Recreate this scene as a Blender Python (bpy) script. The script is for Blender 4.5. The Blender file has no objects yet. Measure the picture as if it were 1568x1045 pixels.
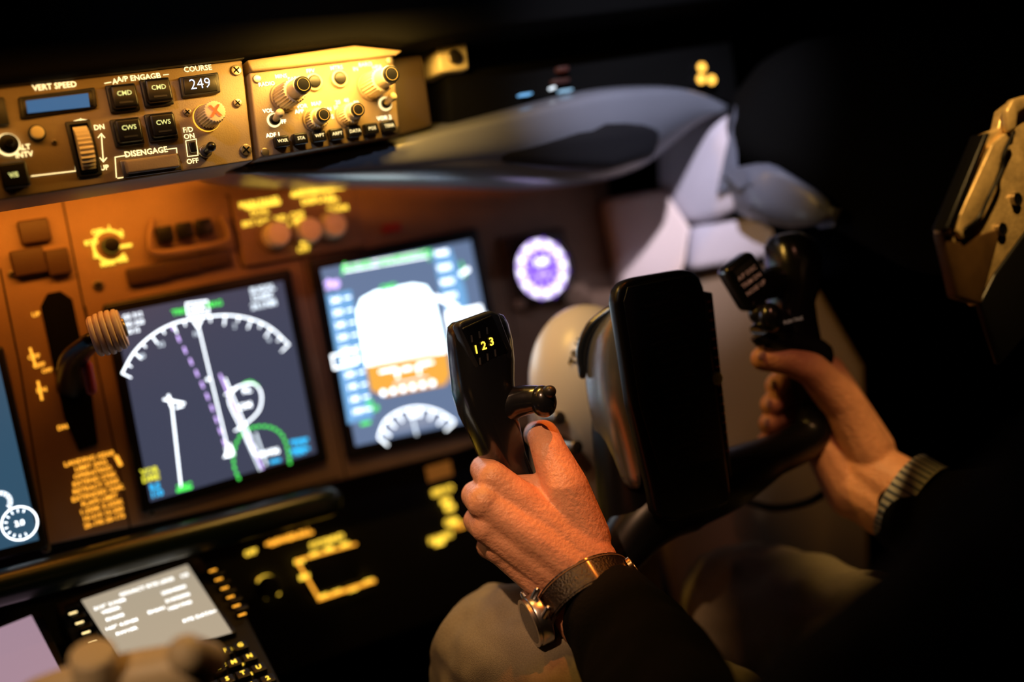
import bpy, bmesh, math, random
from mathutils import Vector, Matrix
random.seed(4)
# ------------------------------------------------------------------ survey / frames
F = 40/36*1568.0
h = Vector((3100,760,-1742)).normalized()
v = Vector((-.19,.95,.0765)); v = (v-h*v.dot(h)).normalized()
n = h.cross(v)
T = math.radians(12)
hw=Vector((1,0,0)); vw=Vector((0,math.sin(T),math.cos(T))); nw=Vector((0,-math.cos(T),math.sin(T)))
def cols(a,b,c): return Matrix((a,b,c)).transposed()
R = cols(hw,vw,nw) @ cols(h,v,n).transposed()
C0 = Vector((0,0,1.0))
def W(px,py,d): return C0 + R @ Vector(((px-784)/F*d, -(py-522.5)/F*d, -d))
def frame(o,x=hw,y=vw,z=nw):
    m = cols(x,y,z).to_4x4(); m.translation=o; return m
class Plane:
    def __init__(s,o,x=hw,y=vw,z=nw): s.o=o;s.x=x;s.y=y;s.z=z;s.m=frame(o,x,y,z)
    def p(s,px,py,c=0.0):
        dr=(W(px,py,1)-C0); o=s.o+s.z*c
        t=(o-C0).dot(s.z)/dr.dot(s.z); q=C0+dr*t-s.o
        return Vector((q.dot(s.x),q.dot(s.y)))
    def k(s,px,py):
        dr=(W(px,py,1)-C0); return (s.o-C0).dot(s.z)/dr.dot(s.z)/F
# ------------------------------------------------------------------ materials
def mat(name,col,rough=.5,metal=0,em=None,es=0,noise=0,nscale=40,bump=0,bscale=200,sss=0,coat=0,spec=None):
    m=bpy.data.materials.new(name); m.use_nodes=True; nt=m.node_tree; b=nt.nodes['Principled BSDF']
    c=(*col,1)
    b.inputs['Base Color'].default_value=c; b.inputs['Roughness'].default_value=rough; b.inputs['Metallic'].default_value=metal
    if spec is not None: b.inputs['Specular IOR Level'].default_value=spec
    if coat: b.inputs['Coat Weight'].default_value=coat; b.inputs['Coat Roughness'].default_value=.12
    if sss:
        b.inputs['Subsurface Weight'].default_value=sss; b.inputs['Subsurface Radius'].default_value=(.012,.004,.002); b.inputs['Subsurface Scale'].default_value=1
    if em: b.inputs['Emission Color'].default_value=(*em,1); b.inputs['Emission Strength'].default_value=es
    tc=None
    if noise or bump: tc=nt.nodes.new('ShaderNodeTexCoord')
    if noise:
        t=nt.nodes.new('ShaderNodeTexNoise'); t.inputs['Scale'].default_value=nscale; t.inputs['Detail'].default_value=5
        nt.links.new(tc.outputs['Object'],t.inputs['Vector'])
        r=nt.nodes.new('ShaderNodeValToRGB'); r.color_ramp.elements[0].position=.3; r.color_ramp.elements[1].position=.7
        r.color_ramp.elements[0].color=(*[x*(1-noise) for x in col],1); r.color_ramp.elements[1].color=(*[min(1,x*(1+noise)) for x in col],1)
        nt.links.new(t.outputs['Fac'],r.inputs['Fac']); nt.links.new(r.outputs['Color'],b.inputs['Base Color'])
    if bump:
        t=nt.nodes.new('ShaderNodeTexNoise'); t.inputs['Scale'].default_value=bscale; t.inputs['Detail'].default_value=4
        nt.links.new(tc.outputs['Object'],t.inputs['Vector'])
        bp=nt.nodes.new('ShaderNodeBump'); bp.inputs['Strength'].default_value=bump; bp.inputs['Distance'].default_value=.002
        nt.links.new(t.outputs['Fac'],bp.inputs['Height']); nt.links.new(bp.outputs['Normal'],b.inputs['Normal'])
    return m
def glow(name,col,s): return mat(name,(0.01,0.01,0.01),.6,em=col,es=s)
m_panel=mat('panel_paint',(.26,.155,.10),.5,noise=.08,bump=.15,bscale=900)
m_mcp=mat('grey_brown_paint',(.29,.215,.135),.45,noise=.06,bump=.15,bscale=900)
m_black=mat('black_plastic',(.005,.005,.006),.33,spec=.4)
m_horn=mat('gloss_black_plastic',(.010,.011,.013),.24,spec=.6,coat=.6)
m_blackm=mat('black_matte',(.002,.002,.002),.9,bump=.1,spec=.08)
m_rubber=mat('dark_rubber',(.007,.007,.009),.6,spec=.25)
m_dgrey=mat('dark_grey_metal',(.03,.03,.032),.4,.3)
m_cream=mat('cream_knob',(.88,.76,.52),.35,bump=.1,bscale=500)
m_chrome=mat('brushed_steel',(.6,.6,.62),.28,1,noise=.1)
m_screw=mat('screw_metal',(.35,.3,.25),.35,1)
m_txt=glow('backlit_legend',(1,.74,.32),2.0)
m_txt2=glow('backlit_legend_amber',(1,.40,.03),1.7)
m_yel=glow('backlit_legend_yellow',(1,.62,.05),2.0)
m_cmd=glow('button_legend',(.85,.8,.25),1.3)
m_led=glow('led_digit',(.6,.72,1),3.0)
m_lcd=glow('lcd_blue',(.015,.20,.46),.62)
m_white=glow('symbology_white',(.88,.94,1),3.4)
m_wdim=glow('symbology_dim_white',(.8,.9,1),1.7)
m_mag=glow('symbology_magenta',(.66,.45,1),1.8)
m_green=glow('symbology_green',(.08,.85,.10),1.5)
m_cyan=glow('symbology_cyan',(.03,.5,.95),1.4)
m_syel=glow('symbology_yellow',(.8,.75,.05),1.3)
m_nd=glow('display_slate',(.050,.058,.100),1.0)
m_pfd=glow('display_grey_blue',(.14,.20,.34),1.0)
m_eng=glow('display_teal',(.03,.085,.145),1.0)
m_sky=glow('attitude_sky',(.74,.92,1),3.8)
m_tape=glow('tape_blue',(.17,.40,.72),1.15)
m_gnd=glow('attitude_ground',(.9,.42,.06),1.1)
m_cdu=glow('display_beige',(.47,.39,.28),.95)
m_pink=glow('display_mauve',(.42,.27,.34),.9)
m_cdut=glow('cdu_text',(1,1,.97),2.6)
m_clk=glow('clock_lit',(.72,.58,1),2.0); m_clkp=glow('clock_purple',(.2,.06,.7),1.3)
m_amb=glow('annunciator_amber',(1,.50,.06),2.6)
m_red=mat('red_paint',(.4,.03,.02),.5)
m_creamwall=mat('cream_enamel',(.66,.58,.47),.33,noise=.04,nscale=8)
m_consl=mat('console_enamel',(.24,.165,.11),.45,noise=.08,nscale=8)
m_greywall=mat('lavender_grey_vinyl',(.52,.47,.52),.5,noise=.06,nscale=12,bump=.1,bscale=500)
m_fair=mat('charcoal_vinyl',(.13,.14,.17),.28,noise=.1,nscale=10,bump=.1,bscale=600)
m_brass=mat('golden_aluminium',(.78,.56,.26),.36,.35,noise=.3,nscale=60,bump=.2,bscale=300)
m_skin=mat('skin',(.80,.39,.22),.44,noise=.12,nscale=70,bump=.45,bscale=380,sss=.10)
m_nail=mat('fingernail',(.85,.55,.44),.25)
m_sweater=mat('black_knit',(.0035,.0035,.004),.95,bump=.6,bscale=500,spec=.15)
m_jean=mat('khaki_denim',(.28,.245,.17),.9,noise=.16,nscale=1000,bump=.5,bscale=1300,spec=.12)
m_leather=mat('black_leather',(.010,.007,.005),.38,bump=.5,bscale=600,coat=.3)
m_cuff=mat('shirt_cotton',(.62,.62,.60),.8)
m_cuff2=mat('shirt_stripe',(.06,.09,.16),.8)
m_hair=mat('dark_hair',(.02,.012,.008),.7,bump=.8,bscale=300)
m_dark=mat('night_black',(.002,.002,.003),.95,noise=.2,spec=.1)
# ------------------------------------------------------------------ builder
class B:
    def __init__(s): s.bm=bmesh.new(); s.mats=[]
    def mi(s,m):
        if m not in s.mats: s.mats.append(m)
        return s.mats.index(m)
    def merge(s,t,m,M=None):
        if M is not None: bmesh.ops.transform(t,matrix=M,verts=t.verts)
        i=s.mi(m)
        for f in t.faces: f.material_index=i
        me=bpy.data.meshes.new('t'); t.to_mesh(me); t.free(); s.bm.from_mesh(me); bpy.data.meshes.remove(me)
    def box(s,c,size,m,bev=0,rot=0,M=None):
        t=bmesh.new(); bmesh.ops.create_cube(t,size=1)
        bmesh.ops.scale(t,vec=size,verts=t.verts)
        if bev: bmesh.ops.bevel(t,geom=t.edges[:],offset=bev,segments=4,profile=.5,affect='EDGES')
        MM=Matrix.Translation(Vector(c))@Matrix.Rotation(rot,4,'Z')
        s.merge(t,m,(M@MM) if M is not None else MM)
    def prism(s,pts,z0,z1,m,bev=0,M=None):
        t=bmesh.new(); vs=[t.verts.new((p[0],p[1],z1)) for p in pts]
        f=t.faces.new(vs); f.normal_update()
        if f.normal.z<0: f.normal_flip()
        r=bmesh.ops.extrude_face_region(t,geom=[f])
        bmesh.ops.translate(t,vec=(0,0,z0-z1),verts=[g for g in r['geom'] if isinstance(g,bmesh.types.BMVert)])
        bmesh.ops.recalc_face_normals(t,faces=t.faces[:])
        if bev: bmesh.ops.bevel(t,geom=t.edges[:],offset=bev,segments=3,profile=.5,affect='EDGES',clamp_overlap=True)
        s.merge(t,m,M)
    def flat(s,pts,z,m):
        t=bmesh.new(); f=t.faces.new([t.verts.new((p[0],p[1],z)) for p in pts]); f.normal_update()
        if f.normal.z<0: f.normal_flip()
        s.merge(t,m)
    def cyl(s,c,r,hh,m,r2=None,seg=32,bev=0,M=None,ribs=0):
        t=bmesh.new(); r2=r if r2 is None else r2
        bmesh.ops.create_cone(t,cap_ends=True,segments=seg,radius1=r,radius2=r2,depth=hh)
        if ribs:
            for vtx in t.verts:
                a=math.atan2(vtx.co.y,vtx.co.x); k=1+.05*(1 if int(round(a/(2*math.pi)*seg))%2 else -1); vtx.co.x*=k; vtx.co.y*=k
        if bev: bmesh.ops.bevel(t,geom=[e for e in t.edges if abs(e.verts[0].co.z-e.verts[1].co.z)<1e-6],offset=bev,segments=3,profile=.5,affect='EDGES')
        MM=Matrix.Translation(Vector(c)+Vector((0,0,hh/2)))
        if M is not None: MM=M@MM
        s.merge(t,m,MM)
    def ring(s,c,r0,r1,z0,z1,m,a0=0,a1=360,seg=40,M=None):
        t=bmesh.new(); full=abs(a1-a0)>=359.9; N=seg; R_=[]
        for i in range(N+(0 if full else 1)):
            a=math.radians(a0+(a1-a0)*i/N); ca,sa=math.cos(a),math.sin(a)
            R_.append([t.verts.new((c[0]+r*ca,c[1]+r*sa,z)) for r,z in ((r0,z0),(r1,z0),(r1,z1),(r0,z1))])
        L=len(R_)
        for i in range(L if full else L-1):
            A,Bb=R_[i],R_[(i+1)%L]
            for j in range(4): t.faces.new((A[j],A[(j+1)%4],Bb[(j+1)%4],Bb[j]))
        if not full: t.faces.new(R_[0]); t.faces.new(R_[-1])
        bmesh.ops.recalc_face_normals(t,faces=t.faces[:]); s.merge(t,m,M)
    def ell(s,c,rad,m,M=None,seg=32):
        t=bmesh.new(); bmesh.ops.create_uvsphere(t,u_segments=seg,v_segments=seg//2,radius=1)
        MM=Matrix.Translation(Vector(c))@Matrix.Diagonal((*rad,1))
        s.merge(t,m,(M@MM) if M is not None else MM)
    def tube(s,pts,rad,m,seg=20,flat=1.0,ref=None,M=None):
        P=[Vector(p) for p in pts]; n_=len(P)
        if not hasattr(rad,'__len__'): rad=[rad]*n_
        Q=[];Rr=[]
        for i in range(n_-1):
            p0=P[max(i-1,0)];p1=P[i];p2=P[i+1];p3=P[min(i+2,n_-1)]
            for j in range(6):
                u=j/6
                Q.append(.5*((2*p1)+(p2-p0)*u+(2*p0-5*p1+4*p2-p3)*u*u+(3*p1-p0-3*p2+p3)*u**3)); Rr.append(rad[i]+(rad[i+1]-rad[i])*u)
        Q.append(P[-1]);Rr.append(rad[-1])
        t=bmesh.new(); rings=[]; ref=Vector(ref) if ref else Vector((.13,.22,.97))
        def ringat(c,tg,r):
            x=ref.cross(tg).normalized(); y=tg.cross(x).normalized()
            return [t.verts.new(c+x*r*math.cos(2*math.pi*k/seg)+y*r*flat*math.sin(2*math.pi*k/seg)) for k in range(seg)]
        t0=(Q[1]-Q[0]).normalized(); t1=(Q[-1]-Q[-2]).normalized()
        for a in (80,55,28): rings.append(ringat(Q[0]-t0*Rr[0]*math.sin(math.radians(a)),t0,Rr[0]*math.cos(math.radians(a))))
        for i,q in enumerate(Q):
            tg=(Q[min(i+1,len(Q)-1)]-Q[max(i-1,0)]).normalized(); rings.append(ringat(q,tg,Rr[i]))
        for a in (28,55,80): rings.append(ringat(Q[-1]+t1*Rr[-1]*math.sin(math.radians(a)),t1,Rr[-1]*math.cos(math.radians(a))))
        for A,C in zip(rings,rings[1:]):
            for k in range(seg): t.faces.new((A[k],A[(k+1)%seg],C[(k+1)%seg],C[k]))
        t.faces.new(rings[0]); t.faces.new(rings[-1]); bmesh.ops.recalc_face_normals(t,faces=t.faces[:])
        s.merge(t,m,M)
    def loft(s,secs,m,seg=32,e=3.0,M=None):
        t=bmesh.new(); rings=[]
        for c,ux,uy in secs:
            rg=[]
            for k in range(seg):
                a=2*math.pi*k/seg; ca,sa=math.cos(a),math.sin(a)
                rg.append(t.verts.new(Vector(c)+Vector(ux)*math.copysign(abs(ca)**(2/e),ca)+Vector(uy)*math.copysign(abs(sa)**(2/e),sa)))
            rings.append(rg)
        for A,C in zip(rings,rings[1:]):
            for k in range(seg): t.faces.new((A[k],A[(k+1)%seg],C[(k+1)%seg],C[k]))
        t.faces.new(rings[0]); t.faces.new(rings[-1]); bmesh.ops.recalc_face_normals(t,faces=t.faces[:]); s.merge(t,m,M)
    def stroke(s,pts,w,z,m,close=False):
        P=[Vector((p[0],p[1])) for p in pts]
        if close: P.append(P[0])
        t=bmesh.new()
        for a,b in zip(P,P[1:]):
            d=(b-a)
            if d.length<1e-7: continue
            d.normalize(); q=Vector((-d.y,d.x))*w/2; a2=a-d*w*.35; b2=b+d*w*.35
            t.faces.new([t.verts.new((p.x,p.y,z)) for p in (a2-q,b2-q,b2+q,a2+q)])
        s.merge(t,m)
    def text(s,body,c,cap,m,z=.0006,rot=0,bold=.012,M=None,wide=1.0):
        cu=bpy.data.curves.new('t','FONT'); cu.body=body; cu.size=cap/.70; cu.align_x='CENTER'; cu.align_y='CENTER'; cu.resolution_u=2; cu.offset=bold*cap
        ob=bpy.data.objects.new('t',cu); me=None
        try:
            me=bpy.data.meshes.new_from_object(ob)
        except Exception: me=None
        if me is None or len(me.vertices)==0:
            bpy.context.collection.objects.link(ob); dg=bpy.context.evaluated_depsgraph_get(); me=bpy.data.meshes.new_from_object(ob.evaluated_get(dg))
        t=bmesh.new(); t.from_mesh(me); bpy.data.objects.remove(ob); bpy.data.meshes.remove(me)
        MM=Matrix.Translation((c[0],c[1],z))@Matrix.Rotation(rot,4,'Z')@Matrix.Diagonal((wide,1,1,1))
        s.merge(t,m,(M@MM) if M is not None else MM)
    def done(s,name,M=None,parent=None,smooth=35,weld=False):
        bm=s.bm
        for f in bm.faces: f.smooth=True
        lim=math.radians(smooth)
        for e in bm.edges:
            e.smooth = len(e.link_faces)==2 and e.calc_face_angle(0)<lim
        me=bpy.data.meshes.new(name); bm.to_mesh(me); bm.free()
        for m in s.mats: me.materials.append(m)
        ob=bpy.data.objects.new(name,me); bpy.context.collection.objects.link(ob)
        if M is not None: ob.matrix_world=M
        if parent is not None:
            ob.parent=parent
            if M is not None: ob.matrix_parent_inverse=parent.matrix_world.inverted()
        return ob
def empty(name,M=None):
    e=bpy.data.objects.new(name,None); e.empty_display_size=.05; bpy.context.collection.objects.link(e)
    if M is not None: e.matrix_world=M
    return e
I4=Matrix.Identity(4)
def capsule(bm,p0,r0,p1,r1):
    t=bmesh.new(); vs=[]
    for p,r in ((p0,r0),(p1,r1)):
        for i in range(1,8):
            th=math.pi*i/8
            for j in range(14):
                ph=2*math.pi*j/14; vs.append(t.verts.new(Vector(p)+Vector((math.sin(th)*math.cos(ph),math.sin(th)*math.sin(ph),math.cos(th)))*r))
        vs.append(t.verts.new(Vector(p)+Vector((0,0,r)))); vs.append(t.verts.new(Vector(p)-Vector((0,0,r))))
    res=bmesh.ops.convex_hull(t,input=t.verts[:])
    bmesh.ops.delete(t,geom=[g for g in t.verts if not g.link_faces],context='VERTS')
    bmesh.ops.recalc_face_normals(t,faces=t.faces[:])
    me=bpy.data.meshes.new('c'); t.to_mesh(me); t.free(); bm.from_mesh(me); bpy.data.meshes.remove(me)
def organic(name,chains,mt,voxel=.002,it=6,parent=None,ells=(),factor=.5,folds=0,fsize=.05):
    bm=bmesh.new()
    for ch in chains:
        for a,b in zip(ch,ch[1:]): capsule(bm,a[0],a[1],b[0],b[1])
    for c,rad,rot in ells:
        t=bmesh.new(); bmesh.ops.create_uvsphere(t,u_segments=24,v_segments=14,radius=1)
        bmesh.ops.transform(t,matrix=Matrix.Translation(c)@rot.to_4x4()@Matrix.Diagonal((*rad,1)),verts=t.verts)
        me=bpy.data.meshes.new('c'); t.to_mesh(me); t.free(); bm.from_mesh(me); bpy.data.meshes.remove(me)
    me=bpy.data.meshes.new(name); bm.to_mesh(me); bm.free(); me.materials.append(mt)
    ob=bpy.data.objects.new(name,me); bpy.context.collection.objects.link(ob)
    r=ob.modifiers.new('remesh','REMESH'); r.mode='VOXEL'; r.voxel_size=voxel; r.use_smooth_shade=True
    sm=ob.modifiers.new('smooth','SMOOTH'); sm.factor=factor; sm.iterations=it
    if folds:
        tx=bpy.data.textures.new(name+'_folds','CLOUDS'); tx.noise_scale=fsize; tx.noise_depth=1
        dm=ob.modifiers.new('folds','DISPLACE'); dm.texture=tx; dm.strength=folds; dm.mid_level=.5; dm.texture_coords='LOCAL'
    if parent: ob.parent=parent
    return ob
def ch(*pts): return [(W(a,b,c),r) for a,b,c,r in pts]

# ================================================================== GLARESHIELD CONTROL PANELS
G=Plane(W(300,180,.80))
def g(x,y,c=0): return G.p(x,y,c)
def gk(x,y): return G.k(x,y)
b=B()
b.prism([g(-70,143),g(371,92),g(388,246),g(-70,318)],-.07,0,m_mcp,.0015)
b.prism([g(-70,138),g(372,85),g(373,91),g(-70,143)],-.07,.003,m_dgrey,.0006)
def gtext(s,x,y,cap,m=m_txt,c=.0006,M=None): b.text(s,g(x,y,c),cap*gk(x,y),m,c,bold=.03)
def gbox(x,y,w,hh,z0,z1,m,bev=.0008):
    k=gk(x,y); p=g(x,y,z1*0); b.box((p.x,p.y,(z0+z1)/2),(w*k/.9,hh*k,z1-z0),m,bev)
def gcyl(x,y,r,z0,z1,m,r2=None,**kw):
    k=gk(x,y); p=g(x,y); b.cyl((p.x,p.y,z0),r*k,z1-z0,m,None if r2 is None else r2*k,**kw)
def gline(pts,w,m=m_txt,z=.0006): b.stroke([g(*p) for p in pts],w*gk(*pts[0]),z,m)
gtext('VERT SPEED',84,132,8.5)
b.prism([g(27,150),g(144,135),g(148,165),g(31,183)],-.001,.0035,m_dgrey,.001)
b.prism([g(33,153),g(139,140),g(142,164),g(37,179)],.001,.0045,m_black,.0005)
b.flat([g(38,157),g(133,145),g(136,166),g(41,176)],.0050,m_lcd)
gbox(0,172,16,42,0,.004,m_dgrey)
gcyl(56,205,13,0,.003,m_dgrey,bev=.0005); gcyl(56,205,10,.003,.0065,m_cream,bev=.001)
gcyl(12,222,17,0,.002,m_txt); gcyl(12,222,15,.0005,.006,m_black,bev=.001); gcyl(12,222,7,.006,.016,m_black,bev=.001)
gtext('ALT',36,226,8); gtext('INTV',37,237,8)
gbox(21,270,36,40,0,.008,m_black,.002); gtext('V/S',21,268,7,m_cmd,.0086)
gline([(48,270),(116,262)],1.4); gline([(116,262),(114,250)],1.4)
gbox(128,228,34,86,0,.002,m_dgrey,.001); gbox(128,228,24,76,.001,.0032,m_blackm,.0005)
k=gk(128,228); p=g(128,228)
Mw=Matrix.Translation((p.x,p.y,-.004))@Matrix.Rotation(math.pi/2,4,'Y')
b.cyl((0,0,-.0045),.0155,.009,m_cream,seg=64,M=Mw,ribs=1)
gtext('DN',152,195,7.5); gtext('UP',160,257,7.5)
gline([(155,205),(158,248)],1.5)
for yy,s_ in ((206,-1),(247,1)):
    x0=155 if s_<0 else 158; gline([(x0-5,yy-5*s_),(x0,yy+1*s_),(x0+5,yy-5*s_)],1.5)
gline([(113,186),(123,183),(133,184)],1.5); b.flat([g(118,190),g(123,181),g(129,188)],.0006,m_txt)
gline([(120,272),(148,268)],1.4)
gtext('A/P ENGAGE',212,119,8); gtext('A',176,125,8); gtext('B',243,116,8)
gline([(160,128),(170,126)],1.3); gline([(250,115),(258,114)],1.3)
for x,y,s_ in ((187,151,'CMD'),(239,142,'CMD'),(194,203,'CWS'),(246,195,'CWS')):
    gbox(x,y,40,42,0,.003,m_dgrey,.001); gbox(x,y,34,35,.001,.010,m_black,.0018)
    q=g(x,y); b.text(s_,(q.x,q.y+.0015),7*gk(x,y),m_cmd,.0104)
    b.box((q.x,q.y-.0045,.0102),(.009,.0012,.0005),m_dgrey)
gtext('DISENGAGE',224,233,8.5)
gline([(178,272),(176,241),(194,238)],1.4); gline([(256,229),(270,227),(273,258)],1.4); gline([(180,273),(188,272)],1.4)
gbox(231,254,80,27,0,.002,m_screw,.0008); gbox(231,253,72,20,.002,.007,m_mcp,.0015)
gtext('COURSE',303,105,8)
b.prism([g(272,120),g(332,112),g(336,143),g(277,151)],0,.004,m_dgrey,.001)
b.prism([g(278,122),g(328,116),g(331,141),g(281,147)],.001,.0048,m_black,.0005)
q=g(304,131); b.text('249',q,15.5*gk(304,131),m_led,.0052,bold=-.015)
def screw(P_,bb,x,y,r):
    k=P_.k(x,y); q=P_.p(x,y); bb.cyl((q.x,q.y,0),r*k,.0018,m_screw,bev=.0004); bb.box((q.x,q.y,.0019),(r*k*1.5,r*k*.25,.0004),m_blackm,rot=.6); bb.box((q.x,q.y,.0019),(r*k*.25,r*k*1.5,.0004),m_blackm,rot=.6)
for x,y,r in ((361,108,8),(363,158,6.5),(376,230,9),(286,172,6),(83,218,4)): screw(G,b,x,y,r)
gcyl(316,181,21,0,.002,m_txt2); gcyl(316,181,20,0,.004,m_mcp,bev=.001); gcyl(316,181,17,.004,.024,m_cream,16,ribs=1,seg=48,bev=.0008)
q=g(316,181); b.text('X',(q.x,q.y),16*gk(316,181),glow('pointer_red',(1,.10,.01),1.7),.0246,bold=.05)
gtext('F/D',288,199,7.5); gtext('ON',290,209,7.5); gtext('OFF',295,247,7.5)
gline([(284,216),(300,213),(303,238),(287,240),(284,216)],1.3); gbox(293,227,9,16,0,.006,m_black,.001)
q=g(313,233); b.cyl((q.x,q.y,0),.0045,.005,m_screw,bev=.0008); b.tube([(q.x,q.y,.004),(q.x+.001,q.y+.001,.016)],[.0022,.0034],m_black)
mcp=b.done('autopilot_mode_control_panel',G.m)
# ---- EFIS
b=B()
b.prism([g(380,112),g(600,84),g(611,208),g(396,243)],-.07,.002,m_mcp,.0015)
b.prism([g(374,95),g(540,72),g(612,80),g(603,87),g(382,112)],-.06,.006,m_mcp,.0015)
Z=.002
m_txe=glow('backlit_legend_efis',(1,.86,.5),3.0)
def et(s,x,y,cap=7): b.text(s,g(x,y,Z),cap*gk(x,y),m_txe,Z+.0006,bold=.02)
for s_,x,y in (('RADIO',408,129),('MINS',430,117),('BARO',451,121),('FPV',475,109),('MTRS',515,104),('IN',544,106),('BARO',559,99),('HPA',577,103),('VOL',410,170),('OFF',431,187),('ADF 1',418,207),('APP',458,171),('VOR',462,163),('MAP',484,159),('PLN',500,168),('10',514,165),('20',517,157),('40',530,154),('80',545,158),('VOR 2',588,181),('5',509,179)): et(s_,x,y,6.0)
def knob(x,y,r,l,inner=None,mk=m_cream):
    k=gk(x,y); q=g(x,y)
    b.cyl((q.x,q.y,Z),r*k*1.2,.002,m_mcp,bev=.0005)
    b.cyl((q.x,q.y,Z),r*k,l*.62,mk,r*k*.93,seg=48,ribs=1,bev=.0006)
    b.cyl((q.x,q.y,Z+l*.62),r*k*.72,l*.38,mk,seg=40,bev=.0006)
    b.cyl((q.x,q.y,Z+l),r*k*.66,.003,m_black,bev=.0005); b.ring((q.x,q.y),r*k*.46,r*k*.50,Z+l+.003,Z+l+.0032,m_txt2)
knob(434,150,19,.040); knob(566,133,19,.038); knob(480,185,16,.018); knob(530,178,16,.020)
for x,y in ((478,127),(517,122)):
    gcyl(x,y,13,Z,Z+.003,m_cream,bev=.0005); gcyl(x,y,10,Z+.002,Z+.005,m_black,bev=.001)
for x,y in ((418,185),(588,160)):
    q=g(x,y); b.ring(q,.004,.0052,Z,Z+.001,m_txt); b.cyl((q.x,q.y,Z),.004,.004,m_black,bev=.0006); b.tube([(q.x,q.y,Z+.003),(q.x,q.y+.002,Z+.016)],[.002,.0032],m_cream)
for i,(x,y,s_) in enumerate(((427,219,'WXR'),(455,215,'STA'),(483,211,'WPT'),(510,208,'ARPT'),(537,204,'DATA'),(563,200,'POS'),(589,196,'TERR'))):
    gbox(x,y,20,17,Z,.009,m_black,.0012); q=g(x,y); b.text(s_,(q.x,q.y),4.8*gk(x,y),m_txt,.0094)
for x,y in ((392,122),(595,94),(604,200),(404,234)):
    q=g(x,y); b.cyl((q.x,q.y,Z),.003,.0015,m_screw,bev=.0004)
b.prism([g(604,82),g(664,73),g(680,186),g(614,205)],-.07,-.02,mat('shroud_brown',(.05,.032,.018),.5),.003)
efis=b.done('efis_control_panel',G.m)
b=B(); b.prism([g(668,70,-.02),g(715,64,-.02),g(720,106,-.02),g(674,111,-.02)],-.06,-.02,m_cream,.003)
b.cyl((*g(695,88,-.02),-.02),.006,.004,m_screw,bev=.001)
b.done('lamp_housing_block',G.m)
# ---- glareshield hood
b=B()
b.prism([g(-80,142),g(372,90),g(540,69),g(612,77),g(700,60),g(1180,0),g(1180,-90),g(-80,-60)],-.22,.022,m_blackm,.006)
b.prism([g(684,110,-.03),g(1120,55,-.03),g(1135,165,-.03),g(1060,140,-.03),g(930,140,-.03),g(690,195,-.03)],-.12,-.03,m_blackm,.004)
b.done('glareshield_hood',G.m)
b=B()
for x,y in ((1075,103),(1074,121),(1090,122)): 
    q=g(x,y,-.02); b.cyl((q.x,q.y,-.03),.0042,.012,m_amb,bev=.002)
    b.ring(q,.0042,.006,-.03,-.021,m_black)
b.box((*g(865,104,-.02),-.025),(.010,.004,.008),glow('dim_red',(.4,.06,.02),.12),.001); b.box((*g(862,122,-.02),-.025),(.016,.003,.008),glow('dim_red2',(.5,.08,.02),.08),.001)
b.box((*g(808,143,-.02),-.025),(.011,.0014,.008),glow('blue_white',(.2,.55,1),1.1),.0005); b.box((*g(870,137,-.02),-.025),(.012,.0014,.008),glow('blue_white2',(.4,.7,1),.9),.0005)
b.box((*g(850,133,-.02),-.025),(.003,.002,.008),m_wdim,.0006)
b.done('annunciator_lights',G.m)
# ---- fairing under the glareshield
secs=[((395,248,.85),(335,263,.86)),((470,238,.865),(400,281,.88)),((610,212,.885),(560,280,.90)),((700,190,.90),(700,278,.93)),((800,164,.93),(810,281,.97)),((930,129,.97),(900,286,1.01)),((1010,126,1.0),(980,270,1.04)),((1065,128,1.02),(1032,220,1.06)),((1118,160,1.05),(1062,176,1.06))]
bm=bmesh.new(); grid=[]
for U,L in secs:
    U=W(*U);L=W(*L); row=[bm.verts.new(U-nw*.12+vw*.02)]
    for i in range(9):
        t=i/8; row.append(bm.verts.new(U.lerp(L,t)+(nw*.9-vw*.4)*math.sin(math.pi*t)*.016))
    row.append(bm.verts.new(L-nw*.10+vw*.01)); grid.append(row)
for A,C in zip(grid,grid[1:]):
    for i in range(10): bm.faces.new((A[i],A[i+1],C[i+1],C[i]))
bmesh.ops.recalc_face_normals(bm,faces=bm.faces[:])
for f in bm.faces: f.smooth=True
me=bpy.data.meshes.new('glareshield_fairing'); bm.to_mesh(me); bm.free(); me.materials.append(m_fair)
fair=bpy.data.objects.new('glareshield_fairing',me); bpy.context.collection.objects.link(fair)
fair.modifiers.new('sub','SUBSURF').render_levels=2; fair.modifiers[0].levels=2
so=fair.modifiers.new('sol','SOLIDIFY'); so.thickness=.004
b=B(); Pv=Plane(W(880,215,.96))  # dark raised patch standing in for the recess shadow on the fairing
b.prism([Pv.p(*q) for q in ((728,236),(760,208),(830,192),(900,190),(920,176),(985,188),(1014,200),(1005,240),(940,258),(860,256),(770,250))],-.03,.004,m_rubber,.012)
b.done('fairing_recess_shade',Pv.m,smooth=60)

# ================================================================== MAIN INSTRUMENT PANEL
Mp=Plane(W(325,600,.97))
def q_(x,y,c=0): return Mp.p(x,y,c)
mk=lambda x,y: Mp.k(x,y)
b=B()
b.prism([q_(-90,262),q_(925,215),q_(952,470),q_(965,600),q_(700,692),q_(490,745),q_(0,852),q_(-90,875)],-.03,0,m_panel,.002)
for pts in (((92,290),(128,470),(140,520)),((350,300),(365,395),(370,408)),((0,412),(30,560),(75,840)),((130,470),(178,700),(200,812)),((345,300),(350,300)),((370,410),(480,392)),((462,398),(530,735)),((205,812),(520,732)),((760,360),(790,520))):
    b.stroke([q_(*p) for p in pts],.0012,.0004,m_blackm)
b.prism([q_(352,305),q_(538,276),q_(556,378),q_(372,410)],0,.005,m_panel,.002)
def mt(s,x,y,cap,m=m_txt2,z=.0008,bold=.03): b.text(s,Mp.p(x,y,z),cap*mk(x,y),m,z,bold=bold)
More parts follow.
